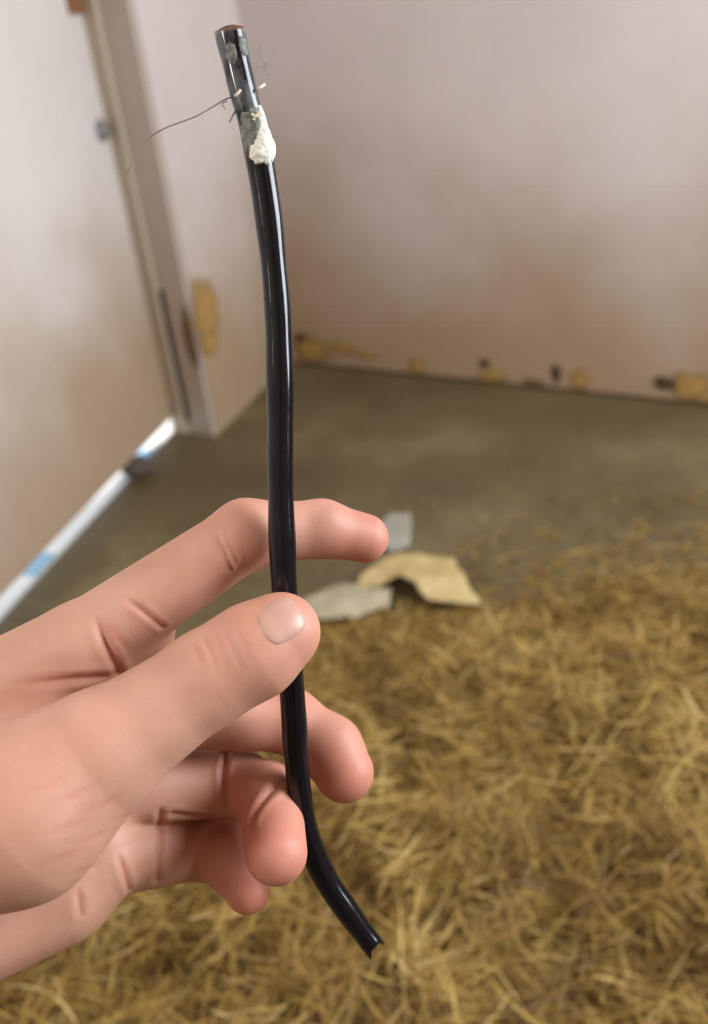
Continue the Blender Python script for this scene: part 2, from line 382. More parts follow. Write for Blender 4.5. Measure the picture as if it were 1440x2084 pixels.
# blotches on walls: thin irregular lumps
def blob(name, center, nrm, rx, rz, thick, material, parent, seed, rough=0.25):
    nrm3 = np.array([nrm[0], nrm[1], 0.0]); t3 = np.array([-nrm[1], nrm[0], 0.0]); up = np.array([0, 0, 1.0])
    vs = [center + nrm3 * thick]; fs = []; n, rings = 26, 5
    for i in range(1, rings + 1):
        rr = i / rings
        for k in range(n):
            a = 2 * math.pi * k / n
            w_ = 1 + rough * 2.0 * mnoise.noise(Vector((math.cos(a) * 1.6 + seed * 3.1, math.sin(a) * 1.6, seed)))
            h = thick * (1 - rr ** 2.2) * (1 + 0.5 * mnoise.noise(Vector((math.cos(a) * rr * 3, math.sin(a) * rr * 3, seed * 7.7)))) - (0.001 if i == rings else 0)
            vs.append(center + t3 * rx * rr * w_ * math.cos(a) + up * rz * rr * w_ * math.sin(a) + nrm3 * h)
    for k in range(n): fs.append([0, 1 + k, 1 + (k + 1) % n])
    for i in range(rings - 1):
        for k in range(n):
            o1, o2 = 1 + i * n, 1 + (i + 1) * n; k2 = (k + 1) % n
            fs.append([o1 + k, o2 + k, o2 + k2, o1 + k2])
    ob = link(name, vs, fs, material, parent, True)
    fa = [1.0] + [1 - i / rings for i in range(1, rings + 1) for _ in range(n)]
    at = ob.data.attributes.new('fade', 'FLOAT', 'POINT'); at.data.foreach_set('value', fa)
    return ob
bw_in = -bn
px2m = lambda p: np.linalg.norm(p - CAM) / F
spots = [(632, 712, 42, 22, 'ochre'), (612, 688, 15, 10, 'brownspot'), (692, 708, 34, 12, 'ochre'), (745, 722, 26, 8, 'ochre'), (850, 746, 17, 16, 'ochre'), (986, 738, 11, 9, 'brownspot'),
         (1000, 768, 30, 11, 'ochre'), (1132, 760, 10, 16, 'brownspot'), (1180, 772, 20, 20, 'ochre'), (1352, 780, 22, 13, 'brownspot'),
         (1402, 786, 34, 26, 'ochre'), (1440, 812, 30, 9, 'ochre'), (1085, 776, 22, 6, 'rust_s')]
for i, (x, y, rx, rz, mn) in enumerate(spots):
    p = plane_pt(x, y, C0, bn); s = px2m(p)
    p[2] = max(p[2], 0.012 + rz * s * 0.55)
    blob('stain', p, bw_in, rx * s * 1.35, rz * s * 1.35, 0.004, M[mn], wall_back, i + 1)
p = plane_pt(416, 632, S0, NR); s = px2m(p)
blob('stain', p, NR, 36 * s * 2.0, 70 * s, 0.006, M['ochre'], wall_left, 21, 0.15)
p = plane_pt(424, 690, S0, NR)
blob('stain', p, NR, 22 * s * 2.0, 46 * s, 0.004, M['ochre'], wall_left, 22, 0.15)
jn = JN
p = plane_pt(388, 690, J1 + JN * 0.012, JN)
blob('stain', p, jn, 0.022, 0.09, 0.002, M['rust_s'], trim, 23, 0.15)

# things seen under the door
def sheet(name, poly3, material, label, cat, thick=0.001, cuts=3, amp=0.006, seed=0.0, arch=0.0):
    bm = bmesh.new()
    vs = [bm.verts.new(p) for p in poly3]; bm.faces.new(vs)
    bmesh.ops.triangulate(bm, faces=bm.faces[:])
    for _ in range(cuts):
        bmesh.ops.subdivide_edges(bm, edges=bm.edges[:], cuts=1, use_grid_fill=True)
        bmesh.ops.triangulate(bm, faces=bm.faces[:])
    cen = np.mean(np.array(poly3), axis=0)
    rad = max(np.linalg.norm(np.array(p)[:2] - cen[:2]) for p in poly3)
    for vv in bm.verts:
        d = math.hypot(vv.co.x - cen[0], vv.co.y - cen[1]) / rad
        q = Vector((vv.co.x * 22 + seed, vv.co.y * 22, seed))
        vv.co.z += amp * (0.9 + mnoise.noise(q) + 0.5 * mnoise.noise(q * 2.3)) + arch * (1 - d * d)
        vv.co.x += amp * 0.8 * mnoise.noise(q * 1.7 + Vector((5, 0, 0))); vv.co.y += amp * 0.8 * mnoise.noise(q * 1.7 + Vector((0, 9, 0)))
    bm.normal_update()
    ret = bmesh.ops.solidify(bm, geom=bm.faces[:], thickness=thick)
    vs = [np.array(v_.co) for v_ in bm.verts]; bm.verts.index_update(); fs = [[v_.index for v_ in f_.verts] for f_ in bm.faces]
    bm.free()
    return tag(link(name, vs, fs, material, None, True), label, cat)
def on_line(px):                                         # point of the threshold line under a pixel column
    t = (px - 0) / (338 - 0); return floor_pt(px, 1262 + (893 - 1262) * t)[:2]
def tarp(name, x0, x1, w0, w1, label, seed):
    a, b_ = on_line(x0), on_line(x1)
    poly = [(*(a - DN * w0), -0.011), (*(b_ - DN * w0), -0.011), (*(b_ - DN * w1), -0.011), (*(a - DN * w1), -0.011)]
    sheet(name, poly, M['tarp'], label, 'tarp', 0.001, 3, 0.001, seed)
tarp('blue_tarp_scrap', 92, 132, 0.022, 0.12, 'light blue scrap outside, showing midway along the bright gap under the door', 1.0)
tarp('blue_tarp_scrap', 298, 326, 0.010, 0.20, 'light blue scrap outside, in the short bright gap beside the door jamb', 2.0)
def lump(name, center, rx, ry, rz, material, label, cat, seed, parent=None, nse=0.35, res=3, fr=1.6):
    bm = bmesh.new(); bmesh.ops.create_icosphere(bm, subdivisions=res, radius=1.0)
    for vv in bm.verts:
        vv.co *= 1 + nse * mnoise.noise(vv.co * fr + Vector((seed, seed * 2, 0)))
        vv.co = Vector((vv.co.x * rx, vv.co.y * ry, vv.co.z * rz))
    vs = [np.array(v_.co) + center for v_ in bm.verts]; bm.verts.index_update(); fs = [[v_.index for v_ in f_.verts] for f_ in bm.faces]; bm.free()
    o = link(name, vs, fs, material, parent, True)
    return tag(o, label, cat) if parent is None else o
p = on_line(274) + DN * 0.006
lump('dirt_clod', np.array([p[0], p[1], 0.016]), 0.030, 0.040, 0.018, M['clod'], 'dark clod of dirt wedged under the door, breaking the bright gap', 'dirt', 3.0)

# ------------------------------------------------------------------ straw
def bed_h(x, y):                                         # height of the straw bed
    e = 0.10 * np.sin(x * 5.1 + 0.7) * 0.4 + 0.05 * np.sin(x * 13 + 2) * 0.4
    edge = 1.13 + 0.08 * x + e
    t = np.clip((edge - y) / 0.38, 0, 1); t = t * t * (3 - 2 * t)
    lx = (x - C0[0]) * NR[0] + (y - C0[1]) * NR[1]         # distance from the left wall plane
    tl = np.clip((lx - 0.03) / 0.10, 0, 1)
    rel = 0.5 + 0.5 * (np.sin(x * 17 + 1.3 * np.sin(y * 11)) * np.cos(y * 19 + 1.1 * np.sin(x * 13 + 1)))
    rel2 = 0.5 + 0.5 * np.sin(x * 41 + 2 * np.sin(y * 29)) * np.cos(y * 37 + 2 * np.sin(x * 31))
    return t * tl * (0.006 + 0.050 * rel + 0.045 * rel2 ** 1.5)
nx, ny = 170, 150
gx = np.linspace(-0.95, 1.5, nx); gy = np.linspace(0.10, 1.32, ny)
XX, YY = np.meshgrid(gx, gy, indexing='ij')
keep = ((XX - C0[0]) * NR[0] + (YY - C0[1]) * NR[1] > 0.02) & ((XX - R1[0]) * NR[0] + (YY - R1[1]) * NR[1] < -0.02) & ((XX - C0[0]) * bn[0] + (YY - C0[1]) * bn[1] < -0.02)
HH = bed_h(XX, YY)
keep &= HH > 0.002
vid = -np.ones((nx, ny), int); vid[keep] = np.arange(keep.sum())
bv = np.stack([XX[keep], YY[keep], HH[keep] * 0.8 + 0.001], 1)
bf = []
q = vid[:-1, :-1], vid[1:, :-1], vid[1:, 1:], vid[:-1, 1:]
ok = (q[0] >= 0) & (q[1] >= 0) & (q[2] >= 0) & (q[3] >= 0)
bf = np.stack([a[ok] for a in q], 1)
straw_root = empty('straw_bedding', (0.25, 0.5, 0))
tag(straw_root, 'golden brown loose straw bedding heaped over the concrete floor', 'straw', kind='stuff')
bed = link('straw_mat', bv, bf, M['strawbed'], straw_root, True); bed['kind'] = 'stuff'

def strands(n, xy, z, length, width, pitch_s, shade, curl):
    S = 7
    yaw = rng.uniform(0, 2 * math.pi, n); pit = rng.normal(0, pitch_s, n)
    k1 = rng.normal(0, curl, n); k2 = rng.normal(0, curl * 0.6, n)
    s = np.linspace(-0.5, 0.5, S)
    L = length[:, None] * s[None]
    lat = k1[:, None] * (s[None] ** 2 - 0.08) * length[:, None] + 0.3 * k2[:, None] * length[:, None] * s[None] ** 3
    ver = k2[:, None] * (s[None] ** 2 - 0.08) * length[:, None]
    cy, sy, cp, sp = np.cos(yaw)[:, None], np.sin(yaw)[:, None], np.cos(pit)[:, None], np.sin(pit)[:, None]
    x = xy[:, 0, None] + cy * (L * cp - ver * sp) - sy * lat
    y = xy[:, 1, None] + sy * (L * cp - ver * sp) + cy * lat
    zz = z[:, None] + L * sp + ver * cp
    roll = rng.uniform(-0.9, 0.9, n)[:, None]
    tap = (1 - 0.65 * (np.abs(s) * 2) ** 3)[None] * width[:, None] * 0.5
    wx, wy, wz = -sy * np.cos(roll) * tap, cy * np.cos(roll) * tap, np.sin(roll) * tap
    nz = 0.35 * tap
    P = np.stack([np.stack([x - wx, y - wy, zz - wz], -1), np.stack([x, y, zz + nz], -1), np.stack([x + wx, y + wy, zz + wz], -1)], 2)   # n,S,3,3
    P[..., 2] = np.maximum(P[..., 2], 0.0012)
    verts = P.reshape(-1, 3)
    base = np.arange(n)[:, None, None] * S * 3
    i = np.arange(S - 1)[None, :, None] * 3; j = np.arange(2)[None, None, :]
    q0 = (base + i + j).reshape(-1)
    faces = np.stack([q0, q0 + 3, q0 + 4, q0 + 1], 1)
    return verts, faces, np.repeat(shade, S * 3)
def fast_mesh(name, verts, faces, mat_, attr, parent):
    me = bpy.data.meshes.new(name)
    o3 = np.array(parent.location)
    me.vertices.add(len(verts)); me.vertices.foreach_set('co', (verts - o3).astype(np.float32).ravel())
    me.loops.add(faces.size); me.loops.foreach_set('vertex_index', faces.astype(np.int32).ravel())
    me.polygons.add(len(faces)); me.polygons.foreach_set('loop_start', np.arange(0, faces.size, 4, dtype=np.int32))
    me.polygons.foreach_set('use_smooth', np.ones(len(faces), bool))
    me.update(calc_edges=True)
    a = me.attributes.new('shade', 'FLOAT', 'POINT'); a.data.foreach_set('value', attr.astype(np.float32))
    me.materials.append(mat_)
    ob = bpy.data.objects.new(name, me); col.objects.link(ob); ob.parent = parent
    return ob
def inroom(xy, m=0.04):
    x, y = xy[:, 0], xy[:, 1]
    return ((x - C0[0]) * NR[0] + (y - C0[1]) * NR[1] > m) & ((x - R1[0]) * NR[0] + (y - R1[1]) * NR[1] < -m) & ((x - C0[0]) * bn[0] + (y - C0[1]) * bn[1] < -m)
N = 62000
xy = np.stack([rng.uniform(-0.8, 1.25, N), rng.uniform(0.12, 1.25, N)], 1)
h = bed_h(xy[:, 0], xy[:, 1]); ok = inroom(xy) & (h > 0.004); xy, h = xy[ok], h[ok]; n = len(xy)
clump = 0.5 + 0.5 * np.sin(xy[:, 0] * 23 + 2 * np.sin(xy[:, 1] * 17)) * np.sin(xy[:, 1] * 27 + 2 * np.sin(xy[:, 0] * 19))
shade = np.clip(rng.beta(1.5, 1.7, n) * 0.9 + 0.45 * (clump - 0.45), 0, 1)
sv = strands(n, xy, h * rng.uniform(0.75, 1.12, n) + 0.002, rng.uniform(0.025, 0.10, n), rng.uniform(0.0008, 0.0026, n), 0.30, shade, 0.42)
o = fast_mesh('straw_strands', *sv[:2], M['straw'], sv[2], straw_root); o['kind'] = 'stuff'
# thin scatter that thins out over the bare floor
N2 = 2600
xy = np.stack([rng.uniform(-0.6, 1.2, N2), 1.02 + np.abs(rng.normal(0, 0.16, N2))], 1)
right = np.clip((xy[:, 0] + 0.15) / 0.6, 0.12, 1)
ok = inroom(xy) & (rng.uniform(0, 1, N2) < right); xy = xy[ok]; n = len(xy)
sv = strands(n, xy, np.full(n, 0.003) + bed_h(xy[:, 0], xy[:, 1]), rng.uniform(0.02, 0.09, n), rng.uniform(0.001, 0.003, n), 0.05, np.clip(rng.beta(2, 2.4, n) * 0.8, 0, 1), 0.6)
o = fast_mesh('straw_scatter', *sv[:2], M['straw'], sv[2], straw_root); o['kind'] = 'stuff'

# torn scraps lying at the edge of the straw
def px_sheet(name, poly, z, *a, **k):
    return sheet(name, [tuple(floor_pt(x, y, z)) for x, y in poly], *a, **k)
px_sheet('torn_scrap', [(768, 1075), (790, 1048), (836, 1046), (838, 1085), (832, 1112), (800, 1124), (765, 1112)], 0.003, M['greyp'],
         'small grey torn scrap on the floor beyond the index fingertip', 'scrap', 0.001, 3, 0.003, 3.0)
px_sheet('torn_scrap', [(735, 1178), (790, 1142), (850, 1140), (925, 1152), (950, 1195), (976, 1236), (915, 1240), (868, 1238), (848, 1205), (815, 1192), (765, 1206), (715, 1212)], 0.012, M['cream'],
         'cream crumpled scrap lying on the edge of the straw', 'scrap', 0.001, 3, 0.006, 11.0, 0.012)
px_sheet('torn_scrap', [(600, 1235), (680, 1200), (745, 1196), (800, 1206), (790, 1240), (720, 1262), (640, 1270)], 0.010, M['pale'],
         'pale crumpled scrap beside the thumb tip at the edge of the straw', 'scrap', 0.001, 3, 0.005, 7.0, 0.006)

# ------------------------------------------------------------------ the hand: one continuous skin from blended tapered limbs
mm = 0.001
VOX = 0.0005
def caps(*a):                                            # chain of (px, py, depth, radius mm) -> segments
    P = [(cpt(x, y, d), r * mm) for x, y, d, r in a]
    return [(P[i][0], P[i + 1][0], P[i][1], P[i + 1][1]) for i in range(len(P) - 1)]
FE1, FE2 = np.array([-0.235, -0.150, -0.155]), np.array([-0.225, -0.185, -0.150])
palm = (caps((-420, 1640, .215, 15), (160, 1318, .223, 11.5)) + caps((-430, 1720, .220, 15), (190, 1440, .231, 11.0))
        + caps((-430, 1800, .222, 15), (190, 1590, .233, 10.8)) + caps((-430, 1930, .218, 15), (205, 1742, .232, 10.2))
        + caps((-350, 2010, .210, 16), (125, 1828, .228, 11.5))
        + [(cpt(-430, 1720, .213), FE1, .0185, .021), (cpt(-430, 1890, .211), FE2, .0185, .021)])
thenar = caps((-360, 1800, .198, 16), (40, 1650, .197, 18.5), (190, 1540, .2005, 14.5))
web = caps((-200, 1610, .213, 12), (90, 1440, .221, 8.0))
pad = caps((190, 1325, .225, 10.5), (282, 1288, .231, 9.4))
index = caps((160, 1318, .223, 10.8), (500, 1087, .229, 8.7), (655, 1076, .236, 7.35), (740, 1095, .240, 6.7))
middle = caps((190, 1440, .232, 10.2), (588, 1466, .250, 8.6), (672, 1522, .2475, 8.5), (700, 1572, .2450, 8.2))
ring = caps((200, 1605, .234, 10.2), (474, 1590, .252, 9.3), (548, 1622, .240, 8.7), (562, 1736, .2245, 7.9))
pinky = caps((215, 1742, .233, 10.4), (412, 1720, .255, 9.0), (470, 1748, .2475, 8.0), (504, 1812, .243, 6.2))
thumb = caps((150, 1570, .2005, 14.2), (425, 1378, .2058, 10.6), (515, 1325, .2076, 10.7), (571, 1286, .2090, 9.4))

allseg = palm + thenar + web + index + middle + ring + pinky + thumb
lo = np.min([np.minimum(s[0], s[1]) - max(s[2], s[3]) for s in allseg], axis=0) - 0.006
hi = np.max([np.maximum(s[0], s[1]) + max(s[2], s[3]) for s in allseg], axis=0) + 0.006
shape = np.ceil((hi - lo) / VOX).astype(int) + 1
axes = [lo[i] + VOX * np.arange(shape[i]) for i in range(3)]
FAR = 0.03
def smin(a, b_, k):
    hh = np.maximum(k - np.abs(a - b_), 0) / k
    return np.minimum(a, b_) - hh * hh * k * 0.25
def block(pmin, pmax):
    i0 = np.clip(np.floor((pmin - lo) / VOX).astype(int), 0, shape - 1); i1 = np.clip(np.ceil((pmax - lo) / VOX).astype(int) + 1, 1, shape)
    return tuple(slice(i0[k], i1[k]) for k in range(3))
def seg_dist(sl, a, b_, ra, rb):
    X = axes[0][sl[0]][:, None, None].astype(np.float32); Y = axes[1][sl[1]][None, :, None].astype(np.float32); Z = axes[2][sl[2]][None, None, :].astype(np.float32)
    ab = b_ - a; L2 = ab @ ab
    t = ((X - a[0]) * ab[0] + (Y - a[1]) * ab[1] + (Z - a[2]) * ab[2]) / L2
    np.clip(t, 0, 1, out=t)
    d = np.sqrt((X - a[0] - t * ab[0]) ** 2 + (Y - a[1] - t * ab[1]) ** 2 + (Z - a[2] - t * ab[2]) ** 2)
    return d - (ra + (rb - ra) * t)
vol = np.full(shape, FAR, np.float32)
def add_group(segs, kin, kout):
    mg = 0.014
    gl = np.min([np.minimum(s[0], s[1]) - max(s[2], s[3]) for s in segs], axis=0) - mg - 3 * VOX
    gh = np.max([np.maximum(s[0], s[1]) + max(s[2], s[3]) for s in segs], axis=0) + mg + 3 * VOX
    gs = block(gl, gh)
    g = np.full([s.stop - s.start for s in gs], FAR, np.float32)
    for a, b_, ra, rb in segs:
        r = max(ra, rb) + mg
        sl = block(np.minimum(a, b_) - r, np.maximum(a, b_) + r)
        loc = tuple(slice(sl[k].start - gs[k].start, sl[k].stop - gs[k].start) for k in range(3))
        g[loc] = smin(g[loc], seg_dist(sl, a, b_, ra, rb), kin)
    vol[gs] = smin(vol[gs], g, kout)
add_group(palm, 0.012, 0.001)
add_group(pad, 0.003, 0.004)
for fg in (index, middle, ring, pinky):
    add_group(fg, 0.003, 0.002)
add_group(thenar, 0.008, 0.007)
add_group(caps((425, 1702, .256, 8.5), (482, 1692, .254, 7.5)), 0.003, 0.002)
add_group(web, 0.006, 0.006)
add_group(thumb, 0.004, 0.004)

def cast(px, py, d0=0.14, d1=0.30):                      # first skin hit along a pixel
    ds = np.arange(d0, d1, 0.0003)
    pts = np.stack([(px - CX) / F * ds, -(py - CY) / F * ds, -ds], 1)
    gp = (pts - lo) / VOX; ii = np.floor(gp).astype(int)
    okk = np.all((ii >= 0) & (ii < shape - 1), axis=1)
    val = np.full(len(ds), 1.0); i3 = ii[okk]; fr_ = gp[okk] - i3; acc = np.zeros(len(i3))
    for a in (0, 1):
        for b_ in (0, 1):
            for c_ in (0, 1):
                wt = (fr_[:, 0] if a else 1 - fr_[:, 0]) * (fr_[:, 1] if b_ else 1 - fr_[:, 1]) * (fr_[:, 2] if c_ else 1 - fr_[:, 2])
                acc += wt * vol[i3[:, 0] + a, i3[:, 1] + b_, i3[:, 2] + c_]
    val[okk] = acc
    k = np.argmax(val < 0)
    if val[k] >= 0: return None
    v1, v0 = val[k], val[k - 1]
    return pts[k - 1] + (pts[k] - pts[k - 1]) * (v0 / (v0 - v1) if v0 < 0.02 else 1)
def groove(poly, r, depth=0.0, k=0.0012):
    pl = catmull([np.array([x, y, 0.0]) for x, y in poly], 5)
    P = [cast(x, y) for x, y, _ in pl]; P = [p for p in P if p is not None]
    for i in range(len(P) - 1):
        if np.linalg.norm(P[i] - P[i + 1]) > 0.006: continue
        s = math.sin(math.pi * (i + 0.7) / (len(P) + 0.4)); rr = r * mm * (0.35 + 0.65 * s)
        off = np.array([0, 0, -depth * mm])
        a, b_ = P[i] + off, P[i + 1] + off
        if np.linalg.norm(a - b_) < 1e-5: continue
        sl = block(np.minimum(a, b_) - rr - 0.004, np.maximum(a, b_) + rr + 0.004)
        vol[sl] = -smin(-vol[sl], seg_dist(sl, a, b_, rr, rr), k)
def surface_nets(v):
    ins = v < 0
    cs = np.zeros([s - 1 for s in v.shape], np.uint8)
    for dx in (0, 1):
        for dy in (0, 1):
            for dz in (0, 1):
                cs += ins[dx:v.shape[0] - 1 + dx, dy:v.shape[1] - 1 + dy, dz:v.shape[2] - 1 + dz]
    act = (cs > 0) & (cs < 8)
    ci = np.argwhere(act); ids = -np.ones(act.shape, np.int32); ids[act] = np.arange(len(ci))
    acc = np.zeros((len(ci), 3)); cnt = np.zeros(len(ci))
    cor = [(a, b_, c_) for a in (0, 1) for b_ in (0, 1) for c_ in (0, 1)]
    for ax in range(3):
        for c0 in cor:
            if c0[ax]: continue
            c1 = list(c0); c1[ax] = 1
            a = v[ci[:, 0] + c0[0], ci[:, 1] + c0[1], ci[:, 2] + c0[2]]; b_ = v[ci[:, 0] + c1[0], ci[:, 1] + c1[1], ci[:, 2] + c1[2]]
            x = (a < 0) != (b_ < 0)
            t = np.where(x, a / np.where(x, a - b_, 1), 0)
            p = np.array(c0, float)[None] + np.zeros((len(ci), 3)); p[:, ax] += t
            acc += p * x[:, None]; cnt += x
    verts = ci + acc / cnt[:, None]
    faces = []
    for ax in range(3):
        a = np.moveaxis(ins, ax, 0); idm = np.moveaxis(ids, ax, 0)
        e = a[:-1] != a[1:]; e = e[:, 1:-1, 1:-1]
        ii = np.argwhere(e); i, j, k = ii[:, 0], ii[:, 1] + 1, ii[:, 2] + 1
        qd = np.stack([idm[i, j - 1, k - 1], idm[i, j, k - 1], idm[i, j, k], idm[i, j - 1, k]], 1)
        inside_first = a[i, j, k]
        flip = ~inside_first if ax != 1 else inside_first
        qd[flip] = qd[flip][:, ::-1]
        faces.append(qd)
    return verts, np.concatenate(faces)
hv, hf = surface_nets(vol)
hv = lo + hv * VOX
# relax
E2 = np.concatenate([hf[:, [0, 1]], hf[:, [1, 2]], hf[:, [2, 3]], hf[:, [3, 0]]])
deg = np.bincount(E2[:, 0], minlength=len(hv)) + np.bincount(E2[:, 1], minlength=len(hv))
for lam in (0.5, -0.52, 0.5, -0.5):
    s_ = np.stack([np.bincount(E2[:, 0], hv[E2[:, 1], k], len(hv)) + np.bincount(E2[:, 1], hv[E2[:, 0], k], len(hv)) for k in range(3)], 1)
    hv = hv + lam * (s_ / deg[:, None] - hv)
# skin creases: narrow V-shaped folds pressed into the finished surface
def vnormals():
    P = hv[hf]; fn = np.cross(P[:, 2] - P[:, 0], P[:, 3] - P[:, 1])
    vn = np.stack([sum(np.bincount(hf[:, c_], fn[:, k], len(hv)) for c_ in range(4)) for k in range(3)], 1)
    return vn / np.linalg.norm(vn, axis=1)[:, None]
HN = vnormals()
crease_shade = np.zeros(len(hv))
def crease(poly, amp, sig, t0=0.15, t1=0.15):
    pl = catmull([np.array([x, y, 0.0]) for x, y in poly], 8)
    Q = [cast(x, y) for x, y, _ in pl]; Q = np.array([q_ for q_ in Q if q_ is not None])
    if len(Q) < 3: return
    m0, m1 = Q.min(0) - 0.005, Q.max(0) + 0.005
    ix = np.where(np.all((hv > m0) & (hv < m1), axis=1))[0]
    best = np.full(len(ix), 1.0); bt = np.zeros(len(ix))
    for i in range(len(Q) - 1):
        ab = Q[i + 1] - Q[i]; L2 = ab @ ab
        if L2 < 1e-12 or L2 > 0.005 ** 2: continue
        t = np.clip((hv[ix] - Q[i]) @ ab / L2, 0, 1); d = np.linalg.norm(hv[ix] - Q[i] - t[:, None] * ab, axis=1)
        b2 = d < best; best[b2] = d[b2]; bt[b2] = (i + t[b2]) / (len(Q) - 1)
    env = np.clip(bt / max(t0, 1e-3), 0, 1) * np.clip((1 - bt) / max(t1, 1e-3), 0, 1)
    prof = -np.exp(-np.abs(best / (sig * mm)) ** 1.3) + 0.35 * np.exp(-((best - 2.2 * sig * mm) / (1.3 * sig * mm)) ** 2)
    hv[ix] += HN[ix] * (amp * mm * prof * env)[:, None]
    crease_shade[ix] = np.maximum(crease_shade[ix], np.exp(-(best / (1.1 * sig * mm)) ** 2) * env)
crease([(440, 1080), (452, 1112), (474, 1164)], 0.7, 0.7, 0.6, 0.02)
crease([(456, 1076), (468, 1110), (486, 1150)], 0.35, 0.6, 0.5, 0.1)
crease([(240, 1206), (285, 1240), (335, 1280)], 0.6, 0.7, 0.5, 0.02)
crease([(190, 1235), (212, 1300), (248, 1380)], 1.3, 1.0, 0.5, 0.02)
crease([(20, 1396), (90, 1388), (140, 1383), (190, 1380), (246, 1374)], 0.9, 1.0, 0.6, 0.05)
crease([(215, 1250), (232, 1290), (262, 1330)], 0.4, 0.8, 0.4, 0.3)
for g_, am in (([(446, 1272), (470, 1308), (490, 1366)], 0.34), ([(428, 1278), (448, 1312), (462, 1370)], 0.28), ([(408, 1290), (430, 1326), (440, 1372)], 0.36), ([(388, 1304), (404, 1332), (416, 1362)], 0.26), ([(470, 1268), (490, 1300), (506, 1350)], 0.2)):
    crease(g_, am, 0.75, 0.35, 0.45)
crease([(462, 1520), (454, 1580), (462, 1655)], 1.1, 0.8, 0.1, 0.1)
crease([(332, 1655), (385, 1660), (440, 1664)], 0.9, 0.9, 0.2, 0.2)
crease([(600, 1580), (556, 1606), (520, 1650), (508, 1690)], 1.0, 0.9, 0.3, 0.1)
crease([(158, 1806), (160, 1828), (166, 1870)], 0.28, 0.8, 0.5, 0.1)
crease([(238, 1736), (250, 1765), (264, 1815)], 0.5, 0.8, 0.5, 0.02)
crease([(326, 1640), (327, 1720), (320, 1800)], 0.9, 0.9, 0.1, 0.05)
for k_ in range(9):                                      # faint lines over the ball of the thumb
    x_, y_ = 40 + (k_ * 53) % 170, 1620 + k_ * 21
    crease([(x_, y_), (x_ + 60, y_ - 22), (x_ + 115, y_ - 50)], 0.10, 0.8, 0.5, 0.5)
flush_shade = 0.35 * crease_shade  # creases tinted darker and redder, shade painted in for contrast
for (tp, rad, am) in [(index[-1][1], 0.016, 0.7), (middle[-1][1], 0.018, 0.8), (ring[-1][1], 0.018, 0.8), (pinky[-1][1], 0.015, 0.9), (thumb[-1][1], 0.014, 0.55),
                      (index[0][1], 0.014, 0.35), (middle[0][1], 0.018, 0.6), (ring[0][1], 0.018, 0.6), (pinky[0][1], 0.018, 0.6), (ring[1][1], 0.014, 0.5)]:  # inner finger joints: palm redness plus painted deep red shadow
    flush_shade = np.maximum(flush_shade, am * np.exp(-((hv - tp) ** 2).sum(1) / rad ** 2))
hw = hv @ ROT.T + CAM
hc = hw.mean(0)
me = bpy.data.meshes.new('hand')
me.vertices.add(len(hw)); me.vertices.foreach_set('co', (hw - hc).astype(np.float32).ravel())
me.loops.add(hf.size); me.loops.foreach_set('vertex_index', hf.astype(np.int32).ravel())
me.polygons.add(len(hf)); me.polygons.foreach_set('loop_start', np.arange(0, hf.size, 4, dtype=np.int32))
me.polygons.foreach_set('use_smooth', np.ones(len(hf), bool)); me.update(calc_edges=True); me.validate()
a_ = me.attributes.new('flush_shade', 'FLOAT', 'POINT'); a_.data.foreach_set('value', flush_shade.astype(np.float32))
me.materials.append(M['skin'])
hand = bpy.data.objects.new('hand', me); col.objects.link(hand); hand.location = hc
bpy.context.view_layer.update()
tag(hand, 'bare left hand pinching a black tube between thumb and fingers', 'hand')
# thumb nail
def nail(cxp, cyp, ang, hl, hw_, lift, name):
    ca, sa = math.cos(ang), math.sin(ang); n = 14; top, botm = [], []
    idx = {}; fs = []
    for i in range(n + 1):
        for j in range(n + 1):
            u, v_ = 2 * i / n - 1, 2 * j / n - 1
            uu = u * math.sqrt(1 - 0.5 * v_ * v_); vv = v_ * math.sqrt(1 - 0.35 * u * u)
            x = cxp + ca * uu * hl - sa * vv * hw_; y = cyp + sa * uu * hl + ca * vv * hw_
            p = cast(x, y)
            edge = max(abs(u), abs(v_)) ** 6
            if p is None: p = cpt(x, y, 0.206)
            p = p * (1 - (lift * (1 - 1.5 * edge)) / np.linalg.norm(p))
            idx[i, j] = len(top); top.append(ROT @ p + CAM); botm.append(ROT @ (p * (1 + 0.0012 / np.linalg.norm(p))) + CAM)
    m_ = len(top)
    for i in range(n):
        for j in range(n):
            fs.append([idx[i, j], idx[i, j + 1], idx[i + 1, j + 1], idx[i + 1, j]])
    bd = [idx[i, 0] for i in range(n + 1)] + [idx[n, j] for j in range(1, n + 1)] + [idx[i, n] for i in range(n - 1, -1, -1)] + [idx[0, j] for j in range(n - 1, 0, -1)]
    for k in range(len(bd)):
        a, b_ = bd[k], bd[(k + 1) % len(bd)]; fs.append([a, b_, b_ + m_, a + m_])
    fs += [[q + m_ for q in f_[::-1]] for f_ in fs[:n * n]]
    return link(name, top + botm, fs, M['nail'], hand, True)
nail(572, 1264, math.radians(-33), 50, 46, 0.0004, 'thumb_nail')

# ------------------------------------------------------------------ the black tube
path_px = [(466, 58, .2000), (478, 115, .2010), (493, 180, .2020), (515, 262, .2035), (531, 340, .2050), (546, 440, .2070), (557, 540, .2088), (565, 640, .2106), (568.5, 740, .2123),
           (570, 840, .2140), (570, 940, .2156), (572, 1040, .2172), (575, 1130, .2186), (579, 1220, .2205), (586, 1310, .2232), (593, 1400, .2262), (599, 1480, .2290), (604, 1560, .2320),
           (613, 1640, .2345), (631, 1715, .2365), (661, 1785, .2385), (701, 1846, .2400), (742, 1902, .2415), (757, 1922, .2420)]
R_T = 3.25 * mm
ctr = catmull([wpt(*p) for p in path_px], 8)
nC = len(ctr); along = np.linspace(0, 1, nC)
rr = R_T * (1 + 0.035 * np.sin(along * 37 + 1) + 0.02 * np.sin(along * 91)) * np.where(along > 0.93, 1 - (along - 0.93) * 1.6, 1)
